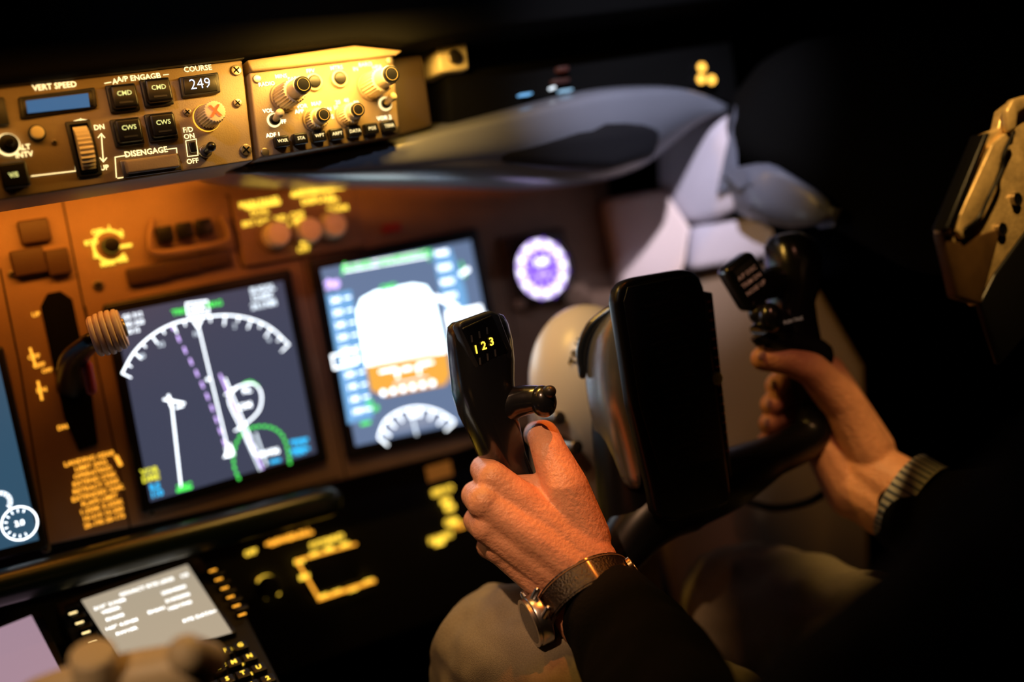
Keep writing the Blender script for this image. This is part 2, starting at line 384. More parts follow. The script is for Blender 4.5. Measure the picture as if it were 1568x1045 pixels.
q=q_(168,377); r=29*mk(168,377)
b.ring(q,r*.76,r*.88,.0,.0015,m_yel,25,320); b.cyl((q.x,q.y,0),r*.5,.012,m_black,r*.4,bev=.001)
for a,s_ in ((40,'2'),(80,'1'),(120,'OFF'),(160,'RTO'),(205,'3'),(250,'MAX'),(300,'DIS')): b.text(s_,(q.x+r*.95*math.cos(math.radians(a)),q.y+r*.95*math.sin(math.radians(a))),.0036,m_yel,.0018,bold=.08)
b.box((q.x+r*.75,q.y-.002,.001),(.011,.0025,.001),m_yel)
b.tube([(*q_(230,340),.006),(*q_(226,372),.008),(*q_(240,389),.008),(*q_(335,374),.008),(*q_(346,358),.008),(*q_(338,335),.006)],.0028,m_panel)
for x,y in ((250,360),(280,354),(309,349)): k=mk(x,y); b.box((*q_(x,y),.005),(24*k,24*k,.01),m_black,.0015)
m_brn=mat('dark_brown_plate',(.05,.022,.012),.5)
for x,y,w in ((225,420,56),(278,408,50),(328,397,44)): k=mk(x,y); b.box((*q_(x,y),.002),(w*k*1.1,26*k,.006),m_brn,.0015)
for x,y,w,hh in ((52,355,44,36),(43,402,48,40),(88,402,34,40)): k=mk(x,y); b.box((*q_(x,y),.003),(w*k,hh*k,.008),m_brn,.0015)
for x,y in ((415,362),(463,356),(500,348)):
    k=mk(x,y); q=q_(x,y); b.cyl((q.x,q.y,.005),25*k,.004,m_panel,bev=.001); b.cyl((q.x,q.y,.009),20*k,.016,m_cream,17*k,bev=.001,ribs=1,seg=40)
mt('MAIN PANEL',398,310,8,m_yel,.006,.06); mt('DUAL',398,325,8,m_yel,z=.006); mt('BRT DIM',392,341,8,m_yel,.006); mt('LOWER DU',480,293,9,m_yel,.006,.06); mt('DISPLAYS',487,306,9,m_yel,.006,.06); mt('OFF',455,330,9,m_yel,.006)
mt('NORM',517,320,8,m_yel,.006); mt('AUTO',455,343,8,m_yel,z=.006); mt('PFD',510,308,8,m_yel,z=.006); mt('ND',430,335,9,m_yel,z=.006); mt('OFF',465,382,8,m_yel,.011)
b.stroke([q_(374,320),q_(424,312)],.003,.006,m_yel); b.stroke([q_(444,300),q_(522,288)],.003,.006,m_yel)
for x,y in ((452,340),(462,372),(466,360)): b.box((*q_(x,y),.012),(.010,.004,.002),m_yel,rot=random.random())
b.box((*q_(598,350),.002),(.018,.008,.006),m_red,.001)
screw(Mp,b,150,437,8); screw(Mp,b,232,785,7); screw(Mp,b,70,840,7); screw(Mp,b,18,420,6); screw(Mp,b,548,700,6)
mt('UP',55,482,7); mt('OFF',52,547,7); mt('OFF',60,560,7); mt('DN',64,598,7); mt('OFF',72,568,6); mt('DN',96,655,7)
b.stroke([q_(46,534),q_(54,560)],.0018,.0008,m_txt2); b.stroke([q_(58,585),q_(64,612)],.0018,.0008,m_txt2)
b.prism([q_(62,470),q_(72,450),q_(92,446),q_(110,458),q_(140,600),(q_(150,680)),q_(120,690),q_(98,640)],.0,.0015,m_blackm,.0005)
rows=['LANDING GEAR','LIMIT (IAS)','OPERATING','EXTEND 270K','RETRACT 235K','EXTENDED 320K','FLAPS LIMIT','1-250K 5-250K','10-210 15-200','25-190 30-175']
for i,rw in enumerate(rows): mt(rw,137+i*2.6,703+i*10.6,7.2,bold=.03)
b.stroke([q_(178,700),q_(184,712)],.003,.0008,m_txt2)
b.box((*q_(672,722),.0008),(.026,.014,.001),glow('dim_amber',(.8,.25,.03),.2))
b.cyl((*q_(875,450),0),.016,.012,m_panel,.013,bev=.002)
inst=b.done('instrument_panel',Mp.m)
# ---- displays
def screen(name,c4,glass,bez=15):
    e=empty(name,Mp.m)
    bb=B(); cx=sum(c[0] for c in c4)/4; cy=sum(c[1] for c in c4)/4
    def ex(c,f): d=Vector((c[0]-cx,c[1]-cy)); L=d.length; d=d*(1+f/L); return (cx+d.x,cy+d.y)
    bb.prism([q_(*ex(c,bez*1.3)) for c in c4],0,.006,m_black,.003)
    bb.prism([q_(*c) for c in c4],.004,.0065,glass,.0003)
    bb.done('bezel_and_glass',None,e)
    return e
def child(bb,e,nm='symbology'): return bb.done(nm,None,e)
SZ=.0069
nd=screen('navigation_display',[(174,481),(430,431),(481,693),(228,768)],m_nd,18)
b=B()
def P(*pts): return [q_(x,y,SZ) for x,y in pts]
def st(pts,w,m): b.stroke(P(*pts),w*.00056,SZ,m)
def curve(pts,nn=8):
    V_=[Vector(p) for p in pts]; o=[]
    for i in range(len(V_)-1):
        p0=V_[max(i-1,0)];p1=V_[i];p2=V_[i+1];p3=V_[min(i+2,len(V_)-1)]
        for j in range(nn):
            u=j/nn; o.append(tuple(.5*((2*p1)+(p2-p0)*u+(2*p0-5*p1+4*p2-p3)*u*u+(3*p1-p0-3*p2+p3)*u**3)))
    o.append(tuple(V_[-1])); return o
arc=curve([(187,572),(205,540),(232,514),(265,496),(300,488),(345,483),(385,489),(415,503),(442,528)])
st(arc,2.2,m_white)
for i in range(0,len(arc),4):
    x,y=arc[i]; dx,dy=(325-x),(640-y); L=math.hypot(dx,dy); ll=15 if i%8==0 else 8
    st([(x,y),(x+dx/L*ll,y+dy/L*ll)],1.9,m_white)
for x,y,s_ in ((217,546,'30'),(247,528,'33'),(300,512,'N'),(359,500,'3'),(412,520,'6')): b.text(s_,q_(x,y,SZ),7.5*mk(x,y),m_wdim,SZ,bold=.0)
st([(285,465),(317,461),(320,479),(288,484),(285,465)],2,m_white); b.text('038',q_(302,473,SZ),10*mk(300,470),m_white,SZ,bold=.03)
b.text('TRK',q_(274,478,SZ),8*mk(300,470),m_green,SZ,bold=.05); b.text('MAG',q_(328,466,SZ),8*mk(300,470),m_green,SZ,bold=.05)
st([(301,488),(352,700)],1.9,m_white); st([(296,492),(303,502),(309,489)],2.5,m_white)
for i in range(11):
    t=i/11; x=262+84*t+8*math.sin(t*3); y=497+195*t; st([(x,y),(x+3.2,y+8)],3.0,m_mag)
st([(262,612),(277,745)],2.2,m_white); st([(251,612),(282,618)],3,m_white); st([(258,606),(262,622)],3.4,m_white); st([(270,625),(280,622)],2.5,m_white)
st([(337,574),(352,610),(402,718)],3.0,m_mag); st([(345,580),(392,690)],2.0,m_white)
st(curve([(345,605),(365,592),(388,588),(400,603),(397,628),(378,648),(360,660)]),2.2,m_white)
st(curve([(365,592),(350,612),(366,650),(392,700)]),2.0,m_white)
st(curve([(372,588),(384,584),(396,592)]),2.0,m_green)
for x,y,s_ in ((378,598,'KL'),(318,582,'+'),(412,694,'RW06'),(350,690,'30'),(376,622,'OM')): b.text(s_,q_(x,y,SZ),8.5*mk(x,y),m_white,SZ,bold=.04)
b.flat(P((352,678),(360,697),(342,702)),SZ,m_white); st([(376,672),(398,720)],2.6,m_wdim); st([(392,664),(408,712)],2.6,m_wdim); st([(384,668),(392,700)],2.2,m_wdim)
gc=curve([(366,734),(358,712),(360,685),(372,663),(392,654),(415,655),(432,667),(441,690),(444,710)])
for i in range(0,len(gc)-1,3): st([gc[i],gc[i+1]],4.0,m_green)
b.text('12.4',q_(458,680,SZ),9*mk(450,680),m_cyan,SZ,bold=.05); b.text('NM',q_(458,693,SZ),9*mk(450,680),m_cyan,SZ,bold=.05); st([(446,677),(470,673)],5,m_cyan); st([(447,691),(472,687)],5,m_cyan); st([(415,708),(428,705)],5,m_cyan)
for s_,x,y,m_ in (('VOR',229,722,m_syel),('DME',231,733,m_syel),('ILS',237,746,m_cyan),('110',240,757,m_cyan),('TFC',283,746,m_green)): b.text(s_,q_(x,y,SZ),9*mk(x,y),m_,SZ,bold=.06)
st([(272,752),(292,747)],5,m_green)
for s_,x,y in (('GS 312',203,484),('TAS 320',203,496),('045/15',200,508)): b.text(s_,q_(x,y,SZ),7*mk(x,y),m_white,SZ,bold=.0)
for s_,x,y in (('SUGOL',402,443),('12:40Z',401,455),('24.1NM',404,467)): b.text(s_,q_(x,y,SZ),8.5*mk(x,y),m_wdim,SZ,bold=.06)
child(b,nd)
pf=screen('primary_flight_display',[(487,413),(716,369),(768,634),(541,683)],m_pfd,18)
b=B()
st([(525,408),(652,385)],2,m_white)
for s_,x,y,m_ in (('MCP SPD',547,408,m_green),('LNAV',595,400,m_green),('VNAV PTH',634,392,m_green),('CMD',595,441,m_green)): b.text(s_,q_(x,y,SZ),9*mk(x,y),m_,SZ,bold=.06)
st([(528,416),(655,393)],2.4,m_white); st([(524,420),(528,403)],3,m_green); st([(655,385),(657,398)],3,m_green)
b.flat(P((499,452),(538,444),(572,640),(533,650)),SZ-.0002,m_tape)
for i in range(10):
    y=460+i*19; x=506+i*3.6; b.text(str(260-i*10),q_(x+8,y,SZ),7.5*mk(x,y),m_white,SZ,bold=.03); st([(x+22,y-3),(x+30,y-5)],2.5,m_white)
b.text('250',q_(509,436,SZ),11*mk(509,436),m_mag,SZ,bold=.1); st([(502,430),(516,440)],6,m_mag)
st([(508,545),(545,536),(547,556),(512,565),(508,545)],3,m_white); b.text('213',q_(530,551,SZ),9*mk(530,551),m_white,SZ,bold=.05)
b.flat(P((546,478),(553,458),(575,446),(632,435),(652,438),(664,455),(684,540),(560,562)),SZ-.0002,m_sky)
b.flat(P((560,556),(684,532),(690,575),(682,590),(590,608),(568,598)),SZ-.0002,m_gnd)
for yy in (470,490,510,530): st([(585+(yy-470)*.18,yy+4),(645+(yy-470)*.18,yy-7)],5,m_white)
for yy in (565,582): st([(600+(yy-560)*.2,yy+6),(650+(yy-560)*.2,yy-4)],2.4,m_wdim)
st([(582,570),(607,565),(609,578)],4,m_white); st([(662,555),(640,559),(642,572)],4,m_white); st([(618,566),(628,564)],6,m_white)
for i in range(6): x=587+i*15; b.ell((*q_(x,602-i*3,SZ),SZ),(.0028,.0028,.0004),m_white)
b.flat(P((662,385),(690,380),(712,440),(740,590),(712,598),(676,455)),SZ-.0003,m_tape)
for i in range(10):
    y=388+i*22; x=676+i*4.4; b.text(str(9400-i*200),q_(x,y,SZ),8*mk(x,y),m_white,SZ,bold=.04)
st([(686,480),(735,470),(740,498),(690,508),(686,480)],5,m_white); b.flat(P((680,482),(735,470),(742,500),(688,510)),SZ-.0001,m_wdim); st([(706,420),(716,413)],7,m_white); st([(668,455),(700,470)],7,m_white); st([(706,402),(712,424)],3,m_green)
st([(742,480),(752,530),(748,580)],4,m_wdim)
cc=curve([(580,668),(590,645),(612,630),(640,624),(670,630),(695,645)])
b.flat(P(*[(x,y) for x,y in cc]),SZ-.0002,mat('rose_grey',(0,0,0),.5,em=(.26,.30,.42),es=1)); st(cc,3,m_white)
for i in range(0,len(cc),5):
    x,y=cc[i]; st([(x,y+3),(x+(640-x)*.22,y+14)],3,m_white)
b.text('012',q_(636,635,SZ),9*mk(630,633),m_white,SZ,bold=.06); st([(632,642),(638,666)],3,m_wdim)
for x,y in ((566,618),(575,626)): b.text('29',q_(x,y,SZ),8*mk(x,y),m_green,SZ,bold=.06)
st([(545,630),(560,627)],6,m_wdim); st([(554,650),(566,647)],5,m_green)
child(b,pf)
en=screen('engine_display',[(-220,590),(-5,548),(58,826),(-160,880)],m_eng,16)
b=B()
q=q_(30,802,SZ); b.ring(q,.0125,.0135,SZ,SZ+.0002,m_white); b.text('3.0',q,8*mk(30,802),m_white,SZ,bold=.03)
for a in range(60,300,25): b.box((q.x+.010*math.cos(math.radians(a)),q.y+.010*math.sin(math.radians(a)),SZ),(.0025,.0008,.0003),m_white,rot=math.radians(a))
q=q_(0,770,SZ); b.ring(q,.008,.009,SZ,SZ+.0002,m_wdim,-60,120); 
for a in range(-40,100,22): b.box((q.x+.007*math.cos(math.radians(a)),q.y+.007*math.sin(math.radians(a)),SZ),(.003,.0008,.0003),m_white,rot=math.radians(a))
child(b,en)
# clock
b=B(); q=q_(822,413); k=mk(822,413)
b.box((q.x,q.y,.004),(112*k,112*k,.008),m_brn,.0035); b.cyl((q.x,q.y,.004),54*k,.006,m_black,bev=.002)
b.ring(q,31*k,45*k,.0100,.0106,m_clk)
for i in range(12):
    a=math.radians(i*30); b.box((q.x+38*k*math.cos(a),q.y+38*k*math.sin(a),.0108),(8*k,4*k,.0006),m_white,rot=a)
    b.box((q.x+43*k*math.cos(a+.26),q.y+43*k*math.sin(a+.26),.0108),(9*k,3.5*k,.0006),m_clkp,rot=a+.26)
    b.box((q.x+25*k*math.cos(a),q.y+25*k*math.sin(a),.0104),(8*k,2.5*k,.0006),m_clk,rot=a)
b.cyl((q.x,q.y,.0098),31*k,.0004,m_clkp)
b.text('1240',(q.x,q.y+10*k),8*k,m_white,.0106,bold=.1); b.text('ET 02',(q.x,q.y-9*k),6*k,m_clk,.0106,bold=.1)
b.ring(q,48*k,54*k,.010,.014,m_black)
for sx,sy in ((50,-45),(-50,-45)): b.cyl((q.x+sx*k,q.y+sy*k,.006),7*k,.01,m_panel,bev=.001)
b.done('cockpit_clock',Mp.m)
# gear lever
b=B(); K=W(164,510,.83)
b.tube([W(108,620,.93),W(110,575,.905),W(116,545,.875),W(145,520,.84)],[.011,.012,.011,.009],m_black,flat=.7)
ax=(hw*.92+nw*.22+vw*.1).normalized(); yy_=vw-ax*vw.dot(ax); yy_.normalize(); MK=frame(K-ax*.010,yy_.cross(ax),yy_,ax)
mkn=mat('gear_knob_plastic',(.70,.52,.46),.4)
for i in range(5): b.cyl((0,0,i*.0042),.0165-.0006*abs(i-2),.0036,mkn,bev=.0012,M=MK,seg=40)
b.cyl((0,0,-.001),.0140,.023,mkn,bev=.001,M=MK); b.cyl((0,0,.021),.007,.003,m_screw,bev=.001,M=MK)
b.tube([W(133,560,.885),W(140,598,.89)],[.004,.004],m_red)
b.done('landing_gear_lever')
# ================================================================== LOWER PANEL / RAIL
b=B()
pts=[(-90,925),(60,885),(300,822),(500,768)]
P3=[Vector((*Mp.p(x,y,.03),.03)) for x,y in pts]; a0=P3[0]; a1=P3[-1]
b.tube([a0,a0.lerp(a1,.33),a0.lerp(a1,.66),a1],.014,mat('rail_gloss',(.003,.009,.008),.28),seg=28)
b.done('panel_rail',Mp.m)
b=B(); LZ=-.033
b.prism([q_(-90,862),q_(490,742),q_(960,612),q_(975,860),q_(420,1060),q_(-90,1200)],-.06,-.035,m_rubber,.002)
def lt(s,x,y,cap,m=m_txt2): b.text(s,Mp.p(x,y,LZ),cap*mk(x,y),m,LZ,bold=.05)
def lq(x,y): return Mp.p(x,y,LZ)
lt('LOWER DU',444,824,9); b.stroke([lq(408,834),lq(478,816)],.0025,LZ,m_txt2)
lt('OFF',384,847,8,m_yel); lt('SYSTEM',492,832,8,m_yel); lt('ND',518,824,9,m_yel)
b.box((*lq(508,872),LZ+.002),(.048,.036,.008),m_black,.002,rot=0)
b.stroke([lq(450,857),lq(540,832)],.002,LZ+.008,m_txt2); b.stroke([lq(450,857),lq(484,915)],.0022,LZ+.008,m_txt2); b.stroke([lq(484,916),lq(568,888)],.003,LZ+.008,m_txt2)
for x,y in ((455,858),(478,848),(500,840),(524,834),(462,882),(492,912),(512,906),(536,900),(560,890)): b.box((*lq(x,y),LZ+.007),(.009,.004,.001),m_yel)
q=lq(408,898); b.cyl((q.x,q.y,LZ-.001),.010,.012,m_black,bev=.001); b.ring(q,.008,.0100,LZ,LZ+.003,m_yel,-60,140); b.box((*lq(415,910),LZ+.004),(.013,.004,.001),m_yel)
lt('BRT',404,888,8)
lt('SERVO',678,752,9,m_yel); lt('G/S',690,800,10,m_yel); lt('INHIBIT',676,824,9,m_yel); lt('TEST',706,806,8); 
for x,y in ((682,768),(688,778),(672,831),(694,800)): b.box((*lq(x,y),LZ+.001),(.010,.005,.001),m_yel,.001)
for x,y in ((420,800),(455,785)): b.box((*lq(x,y),LZ),(.03,.012,.004),m_panel,.001)
b.done('lower_control_panel',Mp.m)
# ================================================================== CDU on the pedestal
a=math.radians(76); yc=Vector((0,math.sin(a),math.cos(a))); zc=Vector((0,-math.cos(a),math.sin(a)))
Cp=Plane(W(240,950,.90),hw,yc,zc)
c_=Cp.p
b=B()
b.prism([c_(82,925),c_(300,848),c_(355,900),c_(470,1120),c_(190,1160)],-.03,0,m_rubber,.003)
b.prism([c_(118,925),c_(292,864),c_(364,976),c_(186,1030)],-.001,.005,m_black,.002)
b.prism([c_(126,928),c_(288,873),c_(356,977),c_(188,1026)],.003,.0056,m_cdu,.0003)
def ctx(s,x,y,cap,m=m_cdut,z=.006,bold=.06): b.text(s,c_(x,y,z),cap*Cp.k(x,y)*1.5,m,z,bold=bold)
for s_,x,y in (('GO/ACT RTE LEGS',225,899),('1/3',282,882),('213° 21NM',168,926),('VEBEK',170,935),('250/4000',266,904),('EH608',176,946),('210/2000',272,916),('160° 4.0NM',186,957),('160/1940',275,928),('RW18R',194,967),('EH641',240,935),('RTE DATA>',306,944)): ctx(s_,x,y,4.6,bold=.03)
for i in range(6):
    x=326+i*9; y=875+i*13.5; b.box((*c_(x,y),.004),(.010,.006,.008),m_black,.001); b.box((*c_(x,y,.008),.0085),(.006,.0013,.0006),m_txt2)
    x=112+i*10; y=940+i*15; b.box((*c_(x,y),.004),(.010,.006,.008),m_black,.001); b.box((*c_(x,y,.008),.0085),(.006,.0013,.0006),m_txt)
for r_ in range(4):
    for cl in range(7):
        x=225+cl*24+r_*14; y=1052-cl*9+r_*17; 
        q=c_(x,y); b.box((q.x,q.y,.003),(.0105,.009,.006),m_black,.001); b.text('ABCDEFGHIJKLMNOPQRSTUVWXYZ12'[r_*7+cl],q,.004,m_yel,.0064,bold=.05)
for s_,x,y in (('LEGS',345,998),('HOLD',372,1018),('PROG',392,1030),('EXEC',335,1022),('FIX',310,1030)): ctx(s_,x,y,4.4,m_yel,.002)
b.done('flight_management_keypad',Cp.m)
b=B()
b.prism([c_(-60,985),c_(62,938),c_(118,1060),c_(-30,1130)],-.03,.004,m_black,.002)
b.prism([c_(-50,992),c_(50,952),c_(104,1055),c_(-30,1105)],.003,.0062,m_pink,.0003)
b.done('lower_display_unit',Cp.m)
b=B(); 
b.box((-.18,.56,.28),(.46,.56,.54),m_blackm,.02)
b.done('center_pedestal')
# thrust levers (foreground, cream)
m_lev=mat('lever_cream',(.85,.66,.44),.4)
b=B()
b.tube([W(205,1200,.60),W(210,1100,.61),W(215,1050,.62)],[.009,.009,.010],m_dgrey)
b.tube([W(60,1072,.62),W(140,1050,.62),W(220,1036,.62),W(300,1018,.62)],[.012,.014,.0145,.013],m_lev)
b.tube([W(286,1002,.60),W(318,1012,.63)],[.0105,.0105],m_lev)
b.cyl((0,0,0),.012,.024,m_lev,bev=.002,M=frame(W(150,1052,.61),hw,yc,zc))
b.done('thrust_lever')

# ================================================================== CONTROL YOKE
yk=empty('control_yoke',Matrix.Translation(W(1000,720,.88)))
yoff=yk.matrix_world.inverted()
def ychild(bb,name,M=None,smooth=40):
    return bb.done(name,M if M is not None else Matrix.Identity(4),yk,smooth)
b=B(); Hf=frame(W(735,530,.80))
def sec(px,py,d,a_,c2): return (W(px,py,d),hw*a_,nw*c2)
b.loft([sec(727,486,.815,.010,.006),sec(727,487,.814,.017,.011),sec(728,492,.813,.0205,.014),sec(731,505,.812,.0225,.016),sec(735,530,.812,.0232,.0175),sec(738,560,.812,.0228,.0185),sec(739,590,.814,.0215,.020),sec(745,625,.817,.0195,.0195),sec(757,660,.821,.0170,.018),sec(770,700,.828,.0150,.0165),sec(792,745,.835,.0135,.015),sec(820,800,.842,.0135,.015),sec(848,852,.85,.014,.016),sec(868,885,.855,.013,.015)],m_horn,e=2.9,seg=40)
px2=lambda dx,dy:(dx*.8/F/.88, -dy*.8/F)
b.prism([px2(*p) for p in ((-33,-38),(-26,-44),(22,-50),(32,-42),(42,18),(38,30),(-10,40),(-20,34))],-.004,.0068,m_dgrey,.0035,M=Hf)
b.prism([px2(*p) for p in ((-29,-34),(20,-44),(34,18),(-14,30))],.004,.0078,m_black,.0015,M=Hf)
for i,s_ in enumerate('123'):
    x,y=px2(-15+i*12.5,3-i*3.2); b.text(s_,(x,y),12*.8/F,m_yel,.0086,bold=.04,M=Hf)
    for dy in (-18,18):
        x,y=px2(-15+i*12.5+dy*.15,3-i*3.2+dy); b.box((x,y,.0079),(.0012,.005,.0006),mat('slot_grey%d%d'%(i,dy),(.08,.07,.06),.5),rot=-.1,M=Hf)
b.tube([W(762,628,.818),W(790,616,.812),W(815,612,.806),W(828,612,.803)],[.0155,.0115,.0100,.0095],m_horn)
b.ell((0,0,0),(.0095,.0115,.0095),m_horn,M=frame(W(832,615,.80)))
b.tube([W(838,603,.797),W(842,600,.792)],[.0055,.0045],m_dgrey)
ychild(b,'grip_horn',smooth=50)
b=B()
b.tube([W(850,850,.85),W(880,892,.86),W(930,868,.868),W(985,800,.875),W(1040,760,.885),W(1110,735,.895),W(1180,700,.91),W(1238,668,.928),W(1248,620,.93),W(1232,560,.93),W(1212,500,.925)],[.0145,.016,.018,.024,.03,.025,.017,.016,.0145,.0145,.015],m_black,seg=28)
ychild(b,'yoke_arm')
b=B()
b.loft([sec(1200,357,.93,.006,.006),sec(1202,360,.93,.012,.013),sec(1207,372,.93,.018,.020),sec(1214,400,.93,.0205,.023),sec(1216,435,.93,.020,.023),sec(1210,470,.93,.018,.020),sec(1210,500,.93,.022,.020),sec(1218,530,.93,.021,.019),sec(1228,560,.93,.017,.016)],m_horn,e=2.4,seg=40)
rl=Matrix.Rotation(math.radians(22),4,'Z')
LB=frame(W(1142,432,.90))@Matrix.Rotation(math.radians(-12),4,'Y')@rl
b.box((0,0,0),(.030,.042,.020),m_horn,.006,M=LB); b.tube([W(1160,440,.905),W(1195,430,.925)],[.012,.014],m_horn)
for i,s_ in enumerate(('A/P DISC','TRIM DN','NOSE UP')): b.text(s_,(0,.008-i*.007),.0034,glow('faint_legend%d'%i,(.8,.35,.2),.22),.0103,M=LB)
b.tube([W(1165,480,.90),W(1185,495,.90),W(1190,520,.905)],[.010,.014,.013],m_horn); b.ell((0,0,0),(.009,.012,.009),m_horn,M=frame(W(1180,487,.885)))
b.tube([W(1170,505,.90),W(1175,515,.90),W(1250,545,.92)],[.009,.012,.014],m_horn)
b.text('PUSH TALK',(0,0),.0028,glow('faint_legendp',(.8,.5,.35),.2),0,M=frame(W(1215,491,.885)))
ychild(b,'grip_horn_outer',smooth=50)
b=B()
b.loft([(W(990,790,.89),hw*.035,nw*.030),(W(990,740,.89),hw*.040,nw*.030),(W(975,650,.89),hw*.036,nw*.028),(W(965,560,.89),hw*.030,nw*.026),(W(955,490,.89),hw*.018,nw*.02)],m_black,e=2.6)
ychild(b,'hub',smooth=50)
bm=bmesh.new(); L_=[(938,476,.875),(908,500,.878),(893,535,.88),(896,600,.88),(910,665,.88),(934,740,.88)]; R2=[(948,470,.852),(950,495,.85),(955,540,.848),(963,600,.848),(972,665,.848),(985,748,.848)]
rows_=[]
for l,r_ in zip(L_,R2):
    l=W(*l);r_=W(*r_); rows_.append([bm.verts.new(l.lerp(r_,t/6)+(nw*.7-hw*.6)*math.sin(math.pi*t/6)*.009) for t in range(7)])
for A_,C_ in zip(rows_,rows_[1:]):
    for i in range(6): bm.faces.new((A_[i],C_[i],C_[i+1],A_[i+1]))
for f in bm.faces: f.smooth=True
bmesh.ops.recalc_face_normals(bm,faces=bm.faces[:])
me=bpy.data.meshes.new('side_cover'); bm.to_mesh(me); bm.free(); me.materials.append(mat('satin_silver',(.52,.50,.50),.26,.85))
sc=bpy.data.objects.new('side_cover',me); bpy.context.collection.objects.link(sc); sc.parent=yk; sc.matrix_parent_inverse=yoff
s1=sc.modifiers.new('s','SUBSURF'); s1.levels=2; s1.render_levels=2; s2=sc.modifiers.new('so','SOLIDIFY'); s2.thickness=.003
# dark strap along the upper edge of the silver cover
b=B(); b.tube([W(936,474,.872),W(906,500,.874),W(891,536,.876),W(892,575,.876)],[.0035,.0045,.0045,.003],m_horn)
ychild(b,'cover_edge_trim')
# checklist plate
Kp=Plane(W(1030,600,.842))
b=B(); kp=Kp.p
b.prism([kp(*q) for q in ((944,462),(947,442),(958,430),(975,424),(1045,412),(1062,414),(1073,423),(1080,440),(1100,590),(1122,755),(1118,772),(1100,782),(1035,800),(1015,796),(1005,785),(998,745),(968,620))],-.013,0,m_black,.004)
b.prism([kp(*q) for q in ((954,462),(960,440),(1060,421),(1072,440),(1108,700),(1010,725),(978,620))],-.001,.0012,mat('checklist_card',(.006,.008,.014),.5,spec=.3),.0005)
b.prism([kp(*q) for q in ((1078,445),(1094,448),(1126,750),(1118,756),(1104,700))],-.012,-.002,m_black,.001)
mtx=mat('checklist_print',(.12,.09,.085),.6)
rows=['BEFORE START','FLIGHT DECK PREP......COMPLETED','LIGHT TEST............CHECKED','OXYGEN & INTERPHONE...CHECKED','YAW DAMPER.................ON','NAV DISPLAY SWITCHES.....NORM','FUEL.........KGS & PUMPS ON','PASSENGER SIGNS..........SET','WINDOW HEAT...............ON','HYDRAULICS............NORMAL','AIR COND & PRESS.......SET','AUTOPILOTS........DISENGAGED','BEFORE TAXI','GENERATORS................ON','PROBE HEAT................ON','ANTI-ICE.................SET','ISOLATION VALVE.........AUTO','FLIGHT CONTROLS......CHECKED']
for i,rw in enumerate(rows):
    y=448+i*14.5; x=1015+i*2.35; b.text(rw,kp(x,y),3.6*.845/F,mtx,.0016)
mdot=mat('orange_mark',(.7,.20,.08),.5)
for i in range(17): b.box((*kp(1088+i*1.75,462+i*14.3),-.0015),(.003,.0014,.001),mdot)
b.cyl((*kp(1097,580),-.002),.0050,.004,mat('slider_green',(.6,.62,.16),.4),bev=.001)
b.done('checklist_plate',Kp.m)
# column + dome
b=B()
Dm=frame(W(908,595,.955))
b.ell((0,0,0),(.054,.071,.05),m_creamwall,M=Dm,seg=48)
b.loft([(W(905,590,.96),hw*.050,nw*.045),(W(905,680,.97),hw*.05,nw*.04),(W(910,760,.98),hw*.048,nw*.04),(W(930,900,.98)-Vector((0,0,.02)),hw*.045,nw*.04),(Vector((W(930,900,.98).x,W(930,900,.98).y,.0)),hw*.05,Vector((0,-.05,0)))],m_consl,e=3)
for x,y in ((872,684),(846,640)):
    b.cyl((0,0,-.01),.0055,.022,m_screw,bev=.001,M=frame(W(x,y,.915)))
for i,c0 in enumerate('TRIM NOSE'):
    an=math.radians(146-i*8); p=Vector((.041*math.cos(an),.054*math.sin(an),0)); z=.05*math.sqrt(max(0,1-(p.x/.054)**2-(p.y/.071)**2))
    b.text(c0,(0,0),.0075,m_blackm,0,bold=.04,M=Dm@Matrix.Translation((p.x,p.y,z+.0018))@Matrix.Rotation(an-math.pi/2,4,'Z')@Matrix.Rotation(-.5,4,'X'))
b.done('control_column',smooth=50)

# ================================================================== SIDE WALL TRIM
def patch(name,pts,mt_,thick=.02,bev=.006,extra=None):
    bb=B(); ctr=sum((W(*p) for p in pts),Vector())/len(pts)
    t=bmesh.new(); vs=[t.verts.new(W(*p)-ctr) for p in pts]; f=t.faces.new(vs)
    r=bmesh.ops.extrude_face_region(t,geom=[f]); bmesh.ops.translate(t,vec=(-nw+hw*.3)*thick,verts=[g_ for g_ in r['geom'] if isinstance(g_,bmesh.types.BMVert)])
    bmesh.ops.triangulate(t,faces=[f_ for f_ in t.faces if len(f_.verts)>4])
    bmesh.ops.recalc_face_normals(t,faces=t.faces[:])
    bmesh.ops.bevel(t,geom=[e for e in t.edges if len(e.link_faces)==2 and e.calc_face_angle(0)>.5],offset=bev,segments=4,profile=.5,affect='EDGES')
    bb.merge(t,mt_); return bb.done(name,Matrix.Translation(ctr),smooth=40)
patch('side_trim_panel',[(1020,178,1.09),(1065,165,1.07),(1125,160,1.05),(1148,180,1.03),(1128,240,1.03),(1140,325,1.04),(1062,345,1.09),(1022,295,1.12)],m_greywall,.03,.01)
patch('side_lower_panel',[(926,305,1.15),(1020,288,1.11),(1060,345,1.08),(1052,400,1.08),(1040,440,1.09),(960,465,1.15)],mat('pale_enamel',(.82,.64,.58),.45),.03,.008)
patch('side_shelf_trim',[(1062,346,1.09),(1165,330,1.05),(1190,350,1.03),(1180,395,1.04),(1060,415,1.09),(1052,400,1.10)],m_greywall,.03,.008)
patch('side_console',[(1056,420,1.12),(1180,397,1.06),(1260,440,1.04),(1330,560,1.02),(1340,900,1.0),(1060,960,1.12),(1000,700,1.15),(1035,440,1.14)],m_consl,.05,.01)
patch('side_window_ledge',[(1147,250,.99),(1160,238,.98),(1200,250,.97),(1260,285,.95),(1300,320,.94),(1290,342,.945),(1240,345,.955),(1200,340,.98),(1165,332,.99),(1146,300,.99)],mat('ledge_grey',(.12,.13,.17),.35),.05,.014)
